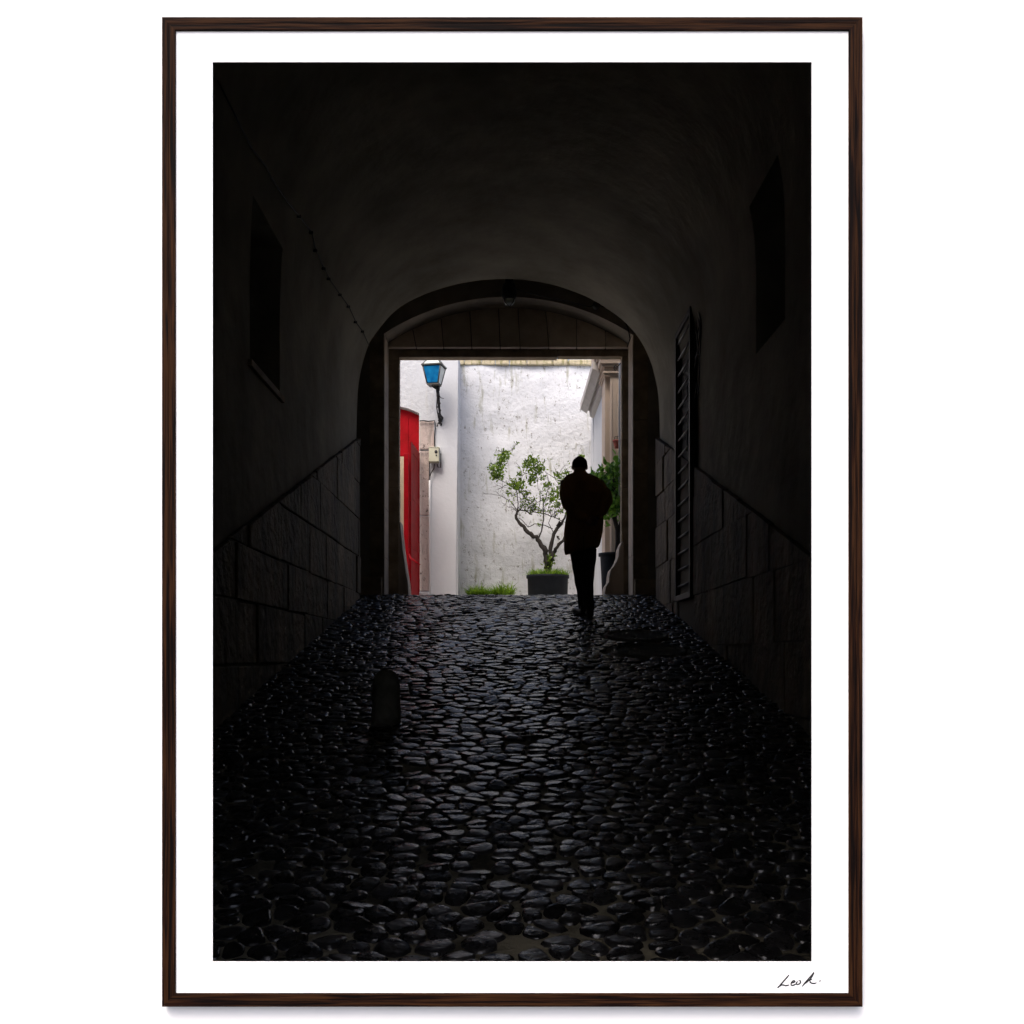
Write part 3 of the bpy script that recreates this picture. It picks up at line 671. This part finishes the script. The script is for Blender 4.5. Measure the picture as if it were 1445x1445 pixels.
def citrus():
    rng = random.Random(4); t = 1.385; s = 1/5.352*t*K
    root = thing('citrus_tree', 'sparse crooked citrus tree with bare twigs growing in the wide black tub', 'tree', tuple(cq(560,1010,t)))
    br = [ # (list of (x,y,width_px), depth start, depth end)
     ([(548,1040,30),(545,965,27),(540,890,25),(522,820,24),(475,762,22),(430,725,20),(395,700,18),(350,650,16),(312,600,15),(318,555,11),(345,540,8)],0,-.10),
     ([(318,555,8),(326,500,6),(320,440,5),(312,392,4),(250,350,4),(188,322,3.5),(170,290,3)],-.08,-.25),
     ([(320,540,5),(262,462,3.5),(190,420,2.5),(120,400,1.5)],-.08,.15),
     ([(190,420,2),(160,385,1.5),(135,380,1)],.1,.15),
     ([(262,462,3),(230,440,2),(210,400,1.5)],.0,.15),
     ([(345,540,7),(385,543,7),(410,560,6.5),(432,568,5),(432,530,4.5),(410,470,3.5),(370,420,3),(340,380,2)],-.1,.2),
     ([(340,545,5),(372,500,4.5),(385,455,4),(352,420,3),(345,335,2.5),(390,190,1.5)],-.1,-.3),
     ([(410,500,4),(440,540,6),(480,553,6),(530,562,6),(600,590,6),(680,632,5)],.15,-.1),
     ([(480,553,4),(500,430,4),(480,350,3),(470,190,1.5)],.1,.3),
     ([(330,595,5),(370,625,5),(402,662,5),(450,636,6),(530,645,6),(590,670,6)],-.05,.1),
     ([(402,662,3),(415,630,2.5),(425,605,1.5)],.0,.1),
     ([(480,750,10),(505,690,8),(520,610,7),(516,520,5.5),(540,420,4),(560,340,3),(540,260,2)],.05,-.2),
     ([(560,1040,30),(562,960,24),(574,870,20),(580,785,18),(598,710,16),(640,650,14),(680,590,10),(702,500,7),(690,400,4)],.03,.10),
     ([(566,960,20),(590,865,17),(625,812,15),(665,770,14),(720,700,11),(745,600,8),(740,500,5)],0,-.2),
     ([(598,705,5),(560,625,5),(585,565,5),(640,512,4),(660,470,3)],.1,.3),
     ([(560,340,3),(535,262,3.5),(600,305,4),(625,350,3.5),(645,405,3)],-.1,-.25),
     ([(600,305,3),(640,285,2),(700,262,1.5)],-.2,-.3),
     ([(432,530,3),(470,470,3),(520,440,2.5),(560,400,2)],0,.3),
     ([(600,590,4),(640,540,3),(690,520,2)],.1,.3),
     ([(312,392,3),(340,330,2.5),(352,270,2),(340,240,1)],-.1,-.3),
     ([(250,350,2.5),(215,360,2),(190,400,1)],-.15,0),
     ([(170,290,2.5),(200,200,2),(240,110,1.5),(300,90,1)],-.2,-.2),
     ([(188,322,2),(140,280,1.5),(110,260,1)],-.2,-.1),
     ([(620,650,10),(640,620,12),(655,640,9)],.1,.0),
     ([(630,745,12),(620,735,9),(640,760,8)],-.1,-.1)]
    tips = []
    b = MB()
    for pts, d0, d1 in br:
        n = len(pts); P3 = [cq(x,y,t, d0+(d1-d0)*i/(n-1)) for i,(x,y,w_) in enumerate(pts)]; rr = [max(w_,1.8)*s*(.55+.28*min(1,max(0,(w_-5)/10))) for _,_,w_ in pts]
        # subdivide with wobble
        Q = []; RR = []
        for i in range(n-1):
            for k in range(3):
                u = k/3; q = P3[i].lerp(P3[i+1], u); am = min(.010, rr[i]*.5)
                Q.append(q+Vector((rng.gauss(0,am),rng.gauss(0,am),rng.gauss(0,am)))*(k>0)); RR.append((rr[i]*(1-u)+rr[i+1]*u)*rng.uniform(.9,1.12))
        Q.append(P3[-1]); RR.append(rr[-1]); b.tube(Q, RR, 7, .5)
        for q, r_ in zip(Q, RR):
            if r_ < .013 and q.z > cq(0,600,t).z: tips.append(q)
    def twig(p, d, L_, r_, dep):
        pts = [p]; rr = [r_]
        for i in range(4):
            d = (d+Vector((rng.gauss(0,.35),rng.gauss(0,.35),rng.gauss(0,.3)))).normalized(); p = p+d*L_/4; pts.append(p); rr.append(r_*(1-.18*(i+1)))
            if dep and rng.random() < .6: twig(p, (d+Vector((rng.gauss(0,.8),rng.gauss(0,.8),rng.gauss(0,.7)))).normalized(), L_*.6, r_*.65, dep-1)
        b.tube(pts, rr, 5, .5); ends.append(pts[-1]); ends.append(pts[2])
    ends = []
    cen = cq(470,420,t)
    for i in range(130):
        p = rng.choice(tips); ctr_d = (p-cen); ctr_d.z = abs(ctr_d.z)*.7+.15
        if p.x < cq(300,0,t).x: 
            if rng.random() < .6: continue
        twig(p, (ctr_d.normalized()*.6+Vector((rng.gauss(0,.6),rng.gauss(0,.8),rng.uniform(-.1,.7)))).normalized(), rng.uniform(.10,.26), .0042, 1)
    b.build('trunk', M['bark'], root)
    lb = MB()
    cl = [(235,110,36,60),(205,150,40,70),(190,200,36,60),(140,250,34,60),(185,285,34,60),(150,290,26,40),(300,365,38,60),(345,370,26,35),(340,320,22,30),(395,215,34,50),(385,185,16,18),(450,190,34,60),(465,240,36,60),(440,290,30,40),(510,225,20,25),(425,320,28,36),(345,270,14,10),(640,280,26,36),(680,265,18,22),(590,470,22,26),(575,440,14,12),(625,500,18,18),(545,350,18,16),(800,132,18,22),(515,305,14,12),(480,645,10,6),(650,545,14,10),(400,400,20,14),(280,340,22,20),(700,300,20,22),(590,420,12,8),(620,420,20,20),(660,440,20,22),(640,350,20,20),(600,380,16,12),(520,470,12,8),(250,400,14,8),(560,900,16,24),(590,880,12,14),(545,950,14,22),(575,935,20,30)]
    for (x,y,r_,n) in cl:
        c = cq(x,y,t, rng.uniform(-.25,.15) if y < 600 else -.04); rad = r_*s*1.18
        for k in range(int(n*1.5)):
            u = Vector((rng.gauss(0,.55),rng.gauss(0,.8),rng.gauss(0,.55)))*rad; leafq(lb, c+u, .052, rng)
    for e_ in ends:
        if rng.random() < .24 and e_.x > cq(250,0,t).x:
            for k in range(3): leafq(lb, e_+Vector((rng.gauss(0,.02),rng.gauss(0,.02),rng.gauss(0,.02))), .04, rng)
    lb.build('crown', M['leaf'], root, fixn=False)
citrus()
def grass(b, x0, x1, y0, y1, z, n, h, rng, lean=.5):
    for i in range(n):
        p = Vector((rng.uniform(x0,x1), rng.uniform(y0,y1), z)); hh = h*rng.uniform(.35,1.15); d = Vector((rng.gauss(0,lean),rng.gauss(0,lean),1)).normalized()
        s_ = Vector((rng.gauss(0,1),rng.gauss(0,1),0)).normalized()*.007; g_ = Vector((d.x,d.y,0))*hh*.6
        a = p+d*hh*.5; c = p+d*hh*.9+g_-Vector((0,0,abs(g_.length)*.5))
        b.add([p-s_,p+s_,a+s_*.8,a-s_*.8,c], [(0,1,2,3),(3,2,4)], rng.random())
# wide tub
rng = random.Random(8)
tt = 1.385; tc_ = P(773,812,tt); tub_h = tc_.z-FL
tub = thing('plant_tub', 'wide round black plastic tub of grass holding the citrus tree', 'planter', (tc_.x, tc_.y, FL))
b = MB(); r0 = 30.3*tt*K
b.lathe([(r0*.90,0),(r0*.945,tub_h-.05),(r0,tub_h-.05),(r0*1.0,tub_h),(r0*.95,tub_h),(r0*.94,tub_h-.05)], (tc_.x,tc_.y,FL), 48); b.build('tub_body', M['pot'], tub)
b = MB(); b.lathe([(r0*.93,tub_h-.06),(r0*.92,tub_h-.02)], (tc_.x,tc_.y,FL), 32); b.build('soil', M['soil'], tub)
b = MB()
for i in range(900):
    a = rng.uniform(0,2*math.pi); rr = r0*.95*math.sqrt(rng.random()); grass(b, tc_.x+rr*math.cos(a), tc_.x+rr*math.cos(a), tc_.y+rr*math.sin(a), tc_.y+rr*math.sin(a), FL+tub_h-.02, 1, .19, rng, .6)
o = b.build('tub_grass', M['grass'], tub, fixn=False); o['kind'] = 'stuff'
# grass tuft at the foot of the wall
b = MB(); tg = 1.42; z_ = FL; 
for (xa,xb,n,h) in ((660,724,900,.20),(662,680,220,.30),(700,722,380,.33),(668,700,250,.24)):
    grass(b, XZ(xa,0,tg)[0], XZ(xb,0,tg)[0], (tg-.012)*D, (tg+.015)*D, FL+.31, n, h, rng, .75)
# raised bed of earth they grow from
eb = MB(); c = P(692,846,tg); 
eb.lathe([(.44,0),(.43,.15),(.38,.23),(.2,.28),(.05,.29)], (c.x,c.y,FL), 24)
g_ = b.build('grass_clump', M['grass'], fixn=False); tag(g_, 'low clump of bright green grass at the foot of the white wall', 'grass', kind='stuff')
e_ = eb.build('soil_mound', M['soil']); e_.data.transform(Matrix.Translation((0,0,0))); tag(e_, 'little mound of earth under the grass clump by the wall', 'soil mound')
# tall pot and dense tree
tp = 1.15; pc = P(869,781,tp); ph = pc.z-FL
pot = thing('plant_pot', 'tall black round pot by the right jamb behind the man', 'planter', (pc.x,pc.y,FL))
b = MB(); r1 = 24.5*tp*K
b.lathe([(r1*.76,0),(r1*.90,ph-.05),(r1*.9,ph-.045),(r1,ph-.04),(r1,ph),(r1*.92,ph),(r1*.9,ph-.05)], (pc.x,pc.y,FL), 40); b.build('pot_body', M['pot'], pot)
b = MB(); b.lathe([(r1*.9,ph-.05),(r1*.88,ph-.03)], (pc.x,pc.y,FL), 24); b.build('soil', M['soil'], pot)
dt = thing('bushy_tree', 'leafy green citrus bush growing in the tall black pot by the right jamb', 'tree', (pc.x,pc.y,FL+ph-.03))
b = MB(); rng = random.Random(21)
def dq(x,y,dy=0): p = P(x,y,tp); return Vector((p.x,p.y+dy,p.z))
b.tube([dq(871,784),dq(872,765),dq(871.5,748),dq(868,735),dq(864,725),dq(860,712)], [.04,.036,.034,.030,.022,.012], 8, .5)
b.tube([dq(872,755),dq(877,735),dq(884,715),dq(888,695)], [.03,.025,.018,.01], 8, .5); b.tube([dq(868,735),dq(870,715),dq(868,690),dq(862,665)], [.022,.018,.012,.006], 8, .5)
cen = dq(882,690); nodes_ = []
for i in range(60):
    d = Vector((rng.gauss(0,1),rng.gauss(0,1),rng.gauss(.15,.9))).normalized(); e2 = cen+Vector((d.x*.50,d.y*.45,d.z*.52))*rng.uniform(.6,1.05)
    s0 = rng.choice([dq(870,715),dq(884,715),dq(868,690),dq(864,725)]); m_ = s0.lerp(e2,.5)+Vector((0,0,.04)); b.tube([s0,m_,e2], [.010,.007,.003], 5, .5); nodes_ += [m_.lerp(e2,.4), e2, m_.lerp(e2,.75)]
b.build('trunk', M['bark'], dt)
b = MB()
for nd in nodes_:
    for k in range(rng.choice([4,10,16,20])): leafq(b, nd+Vector((rng.gauss(0,.055),rng.gauss(0,.055),rng.gauss(0,.05))), .085, rng, .6)
b.build('crown', M['leaf2'], dt, fixn=False)
b = MB(); c = P(854,700,1.31)

# ------------------------------------------------------------------ small things in the passage
# stone bollard
bt = .516; bp_ = P(545,1024,bt); bz = floor_h(bp_.y)
b = MB(); rr = 20*bt*K; hh = .34
b.lathe([(rr*1.02,-.05),(rr*1.04,.06),(rr,.12),(rr*.97,hh*.70),(rr*.92,hh*.80),(rr*.80,hh*.89),(rr*.60,hh*.955),(rr*.35,hh*.99),(rr*.08,hh)], (bp_.x,bp_.y,bz), 28)
o = b.build('bollard', M['greystone']); tag(o, 'squat round-topped stone bollard on the dark cobbles', 'bollard')
# access covers
labs = ['round access cover in the cobbles near the right wall, the farther of two', 'round access cover in the cobbles near the right wall, the nearer of two']
for (cx_, cy_, r_), lb_ in zip(CCOV, labs):
    me_t = thing('access_cover', lb_, 'access cover', (cx_, cy_, floor_h(cy_)), 'round access covers in the cobbles')
    sl_ = 269*K/D
    def tilt(b):
        b.v = [(x,y,z+(y-cy_)*sl_) for x,y,z in b.v]
    b = MB(); b.lathe([(r_,-.03),(r_,.018),(r_-.012,.022),(r_-.035,.022),(r_-.038,-.01)], (cx_,cy_,floor_h(cy_)), 48); tilt(b); b.build('rim', M['greystone'], me_t)
    b = MB(); b.lathe([(r_-.042,-.02),(r_-.042,.006),(r_-.06,.009),(.02,.009)], (cx_,cy_,floor_h(cy_)), 48)
    for i in range(-4,5):
        w_ = math.sqrt(max(.0,(r_-.07)**2-(i*.05)**2)); b.box(cx_-w_, cx_+w_, cy_+i*.05-.01, cy_+i*.05+.01, floor_h(cy_)+.008, floor_h(cy_)+.014)
    tilt(b); b.build('lid', M['greystone'], me_t)
# louvred grille door on right wall
gd = thing('grille_door', 'tall narrow dark metal grille with slanted bars on the right passage wall', 'grille', (XR, (gy0+gy1)/2, gz0))
b = MB(); b.box(XR-.012, XR-.001, gy0, gy1, gz0, gz1, .5); b.build('back_panel', M['dark'], gd)
b = MB()
for (ya,yb,za,zb_) in ((gy0,gy0+.06,gz0,gz1),(gy1-.05,gy1,gz0,gz1),(gy0+.06,gy1-.05,gz0,gz0+.06),(gy0+.06,gy1-.05,gz1-.06,gz1)): b.box(XR-.075, XR-.014, ya, yb, za, zb_)
b.build('grille_frame', M['iron'], gd, bevel=.004)
n = 16
for i in range(n):
    z = gz0+.16+(gz1-gz0-.28)*i/(n-1); b = MB(); dz = (i/(n-1))*.10-.03
    b.tube([(XR-.045, gy0+.06, z), (XR-.045, gy1-.05, z-0)], .011, 6); b.build('bar', M['grille'], gd)
# cable bundle hung above it
b = MB(); rng = random.Random(2)
for k in range(7):
    y0 = rng.uniform(.795,.83)*D; z0 = HZ(rng.uniform(405,440)); pts = []
    for i in range(9):
        u = i/8; pts.append((XR-.02-.015*rng.random(), y0-.35*math.sin(u*math.pi)*rng.uniform(.6,1)+.1*u, z0-u*rng.uniform(.9,1.5)))
    b.tube(pts, .007, 5)
o = b.build('cable_bundle', M['iron']); tag(o, 'tangle of thin black cables hanging on the right wall above the grille', 'cable')
# cable along the left springing
b = MB(); pts = []; path = [(303,118),(330,165),(352,205),(372,237),(382,252),(405,287),(420,305),(437,329),(443,350),(455,372),(462,388),(478,411),(490,428),(500,449),(510,466),(519,484)]
def on_wall(px, py):       # the left vault surface seen through pixel
    best = None
    for i in range(len(pr)//2):
        (x,z),(x2,z2) = pr[i], pr[i+1]
        # t from x, check z
        for u in (0,.5):
            X_, Z_ = x+(x2-x)*u, z+(z2-z)*u; t = X_/((px-VX)*K)
            if t <= 0: continue
            e_ = abs((Z_-EYE)/(t*K)-(VY-py))
            if best is None or e_ < best[0]: best = (e_, X_, t, Z_)
    return Vector((best[1]+.018, best[2]*D, best[3]-.012))
pts = [on_wall(*p) for p in path]
b.tube(pts, .006, 6); cab = b.build('wall_cable', M['iron']); tag(cab, 'thin cable clipped along the left side of the vault', 'cable')
for p_ in pts[6:-1]:
    b = MB(); b.box(p_.x-.03, p_.x+.012, p_.y-.012, p_.y+.012, p_.z-.010, p_.z+.010); b.build('clip', M['iron'], cab)
# hanging lamp at the crown
hc = P(718.5,400,1.015); hl = thing('passage_lamp', 'dark unlit lamp hanging from the crown of the passage arch', 'lamp', tuple(hc))
def hq(py): return P(718.5,py,1.015).z
b = MB(); b.lathe([(.03,0),(.05,-.01),(.05,-.04)], (hc.x,hc.y,hq(393)), 16); b.tube([(hc.x,hc.y,hq(394)),(hc.x,hc.y,hq(400))], .012, 6); b.build('mount', M['iron'], hl)
b = MB(); zz = hq(398); b.lathe([(.03,0),(.075,-.03),(.09,-.08),(.095,-.16),(.085,-.20),(.07,-.215)], (hc.x,hc.y,zz), 20); b.build('lamp_hood', M['iron'], hl)
b = MB(); b.lathe([(.07,0),(.068,-.03),(.05,-.06),(.02,-.075)], (hc.x,hc.y,zz-.218), 20); b.build('lamp_glass', M['frost'], hl)
b = MB()
for k in range(4):
    a = R(45+90*k); b.tube([(hc.x+.088*math.cos(a),hc.y+.088*math.sin(a),zz-.2),(hc.x+.078*math.cos(a),hc.y+.078*math.sin(a),zz-.26),(hc.x,hc.y,zz-.305)], .006, 5)
b.build('lamp_cage', M['iron'], hl)
# small junction box with wire on the tympanum
jb = thing('junction_box', 'small round junction box with a wire on the arch above the right of the doorway', 'junction box', tuple(P(842,429,TA)))
c = P(842,429,1.022); b = MB(); b.tube([(c.x,c.y,c.z),(c.x,TA*D-.001,c.z)], .045, 16); b.build('box_body', M['grille'], jb)
b = MB(); q = lambda x,y: P(x,y,TA-.003)
b.tube([q(842,429),q(832,433),q(822,431),q(806,426),q(780,421),q(740,412),q(722,405)], .006, 5); b.tube([q(843,430),q(862,437),q(878,447),q(886,462),q(889,478),q(885,490)], .007, 5); b.build('wire', M['iron'], jb)

# ------------------------------------------------------------------ the man
mt = .878; feet = P(670+820/5.352, 870.5, mt); feet.z = floor_h(feet.y)+.012
man = thing('person', 'man in a long dark coat and cap walking away with hands clasped behind his back', 'person', tuple(feet))
u = mt*K/5.352
def lx(c): return feet.x+(c-820)*u
def lz(c): return feet.z+(1357-c)*u
fy = feet.y
def mp(c, r_, dy): return Vector((lx(c), fy+dy, lz(r_)))
# body
b = MB()
b.rings([(lx(812),fy+.0,lz(900),.13,.10),(lx(815),fy+0,lz(820),.15,.115),(lx(818),fy,lz(700),.13,.10),(lx(820),fy,lz(560),.13,.10),(lx(815),fy+.01,lz(430),.16,.115),(lx(806),fy+.03,lz(340),.16,.10),(lx(800),fy+.05,lz(300),.10,.07),(lx(797),fy+.07,lz(275),.056,.06),(lx(796),fy+.085,lz(245),.052,.058),(lx(796),fy+.095,lz(225),.05,.055)], 20)
b.ball((lx(797),fy+.115,lz(212)), .077,.098,.108)                      # skull, bowed forward
b.ball((lx(797),fy+.165,lz(236)), .052,.058,.062)                     # jaw
b.tube([(lx(797),fy+.200,lz(215)),(lx(797),fy+.228,lz(228)),(lx(797),fy+.215,lz(234))], [.010,.015,.012], 8)   # nose
for s_ in (-1,1): b.ball((lx(797)+s_*.080,fy+.115,lz(222)), .010,.020,.030, 10, 8)
b.tube([mp(680,340,.03),mp(672,430,-.01),mp(692,530,-.08),mp(780,620,-.17),mp(840,655,-.20)], [.048,.043,.040,.033,.026], 12)
b.tube([mp(940,345,.03),mp(992,430,-.01),mp(1002,500,-.07),mp(955,590,-.15),mp(908,640,-.20)], [.048,.043,.040,.033,.026], 12)
b.tube([mp(770,860,.02),mp(786,1010,.07),mp(808,1150,.09),mp(822,1290,.10),mp(818,1335,.11)], [.078,.062,.050,.036,.036], 14)
b.tube([mp(858,860,-.02),mp(858,1010,.0),mp(855,1150,-.05),mp(860,1290,-.08),mp(862,1340,-.07)], [.078,.062,.050,.036,.036], 14)
# hands: right hand holding the left
hl_, hr_ = mp(850,662,-.215), mp(900,655,-.215)
b.ball(hl_+Vector((.02,0,-.015)), .038,.020,.042, 12, 8); b.ball(hr_+Vector((-.01,-.025,-.02)), .036,.020,.044, 12, 8)
for k in range(4):
    o_ = .017*k; b.tube([hl_+Vector((.035,-.010,.015-o_)), hl_+Vector((.062,-.012,.012-o_)), hl_+Vector((.082,-.004,.005-o_))], [.0095,.0088,.0075], 7)
    L_ = [.068,.078,.074,.060][k]; b.tube([hr_+Vector((-.028,-.035,.014-o_)), hr_+Vector((-.028-L_*.5,-.045,.004-o_)), hr_+Vector((-.028-L_,-.038,-.012-o_))], [.0095,.009,.0075], 7)
b.tube([hl_+Vector((.0,-.008,.02)), hl_+Vector((.022,-.018,.045)), hl_+Vector((.045,-.02,.052))], [.011,.010,.008], 7)
b.tube([hr_+Vector((-.005,-.03,.018)), hr_+Vector((-.03,-.042,.038)), hr_+Vector((-.052,-.04,.036))], [.011,.010,.008], 7)
body = b.build('body', M['skin'], man); remesh(body, .006, 1)
# coat with sleeves
b = MB()
b.rings([(lx(797),fy+.065,lz(262),.060,.068),(lx(798),fy+.055,lz(278),.088,.085),(lx(800),fy+.045,lz(292),.150,.105),(lx(805),fy+.03,lz(316),.182,.125),(lx(810),fy+.015,lz(355),.210,.140),(lx(820),fy+.0,lz(430),.215,.150),(lx(828),fy-.0,lz(520),.198,.148),(lx(832),fy-.0,lz(590),.196,.150),(lx(828),fy+.0,lz(660),.205,.158),(lx(820),fy+.0,lz(740),.208,.168),(lx(812),fy+.0,lz(810),.195,.172),(lx(808),fy+.0,lz(855),.180,.172,.030),(lx(806),fy+.0,lz(868),.176,.170,.040)], 40)
b.tube([mp(712,348,.02),mp(686,380,.015),mp(678,440,-.015),mp(698,530,-.085),mp(770,612,-.165),mp(838,652,-.205)], [.050,.056,.060,.058,.050,.042], 14)
b.tube([mp(895,345,.02),mp(940,375,.015),mp(985,440,-.015),mp(994,500,-.07),mp(955,585,-.15),mp(912,636,-.205)], [.052,.060,.068,.066,.053,.042], 14)
coat = b.build('coat', M['coat'], man); remesh(coat, .011, 3)
for v in coat.data.vertices:           # folds
    n_ = mn.noise(Vector((v.co.x*9, v.co.y*6, v.co.z*2.2)))*.016+mn.noise(Vector((v.co.x*22, v.co.y*20, v.co.z*7)))*.005
    v.co += v.normal*n_
b = MB(); b.rings([(lx(797),fy+.070,lz(254),.062,.070),(lx(797),fy+.066,lz(262),.068,.076),(lx(797),fy+.060,lz(274),.080,.086)], 24); b.build('collar', M['coat'], coat)
b = MB(); b.box(lx(812)-.0015, lx(812)+.0015, fy-.180, fy-.172, lz(868), lz(770)); b.build('vent', M['trouser'], coat)
# trousers
b = MB()
b.rings([(lx(812),fy,lz(930),.115,.11),(lx(818),fy,lz(860),.14,.125),(lx(818),fy,lz(790),.14,.12)], 24)
b.tube([mp(778,850,.02),mp(792,1000,.07),mp(812,1150,.09),mp(826,1270,.10),mp(830,1318,.10)], [.088,.076,.064,.056,.058], 16)
b.tube([mp(862,850,-.02),mp(856,1000,.0),mp(850,1150,-.05),mp(856,1270,-.08),mp(860,1322,-.08)], [.088,.076,.064,.056,.060], 16)
tr_ = b.build('trousers', M['trouser'], man); remesh(tr_, .010, 2)
for v in tr_.data.vertices: v.co += v.normal*(mn.noise(Vector((v.co.x*10, v.co.y*10, v.co.z*9)))*.010)
# shoes
for (c0, c1, dy0, dy1) in ((826,764,.05,.25),(862,868,-.14,.12)):
    b = MB(); q0, q1 = mp(c0,1340,dy0), mp(c1,1340,dy1); q0.z = floor_h(q0.y)+.045; q1.z = floor_h(q1.y)+.035
    b.tube([q0-(q1-q0)*.12+Vector((0,0,.005)), q0, q0.lerp(q1,.5), q0.lerp(q1,.85), q1+(q1-q0)*.05], [.028,.044,.043,.045,.026], 14, flat=.85)
    b.tube([q0+Vector((0,0,.0)), q0+Vector((0,0,.06))], [.042,.044], 12)
    sh = b.build('shoe', M['shoe'], man); remesh(sh, .008, 1)
# cap and hair
b = MB(); b.ball((lx(797),fy+.100,lz(198)), .084,.100,.075, 24, 12); b.rings([(lx(797),fy+.085,lz(236),.062,.062),(lx(797),fy+.095,lz(225),.074,.082),(lx(797),fy+.105,lz(208),.083,.098),(lx(797),fy+.105,lz(195),.085,.104)], 24)
b.ball((lx(797),fy+.190,lz(196)), .060,.055,.010, 16, 6)
cp_ = b.build('cap', M['cap'], man); remesh(cp_, .008, 2)

# thin dark skirting of street dirt is left to the grit; end
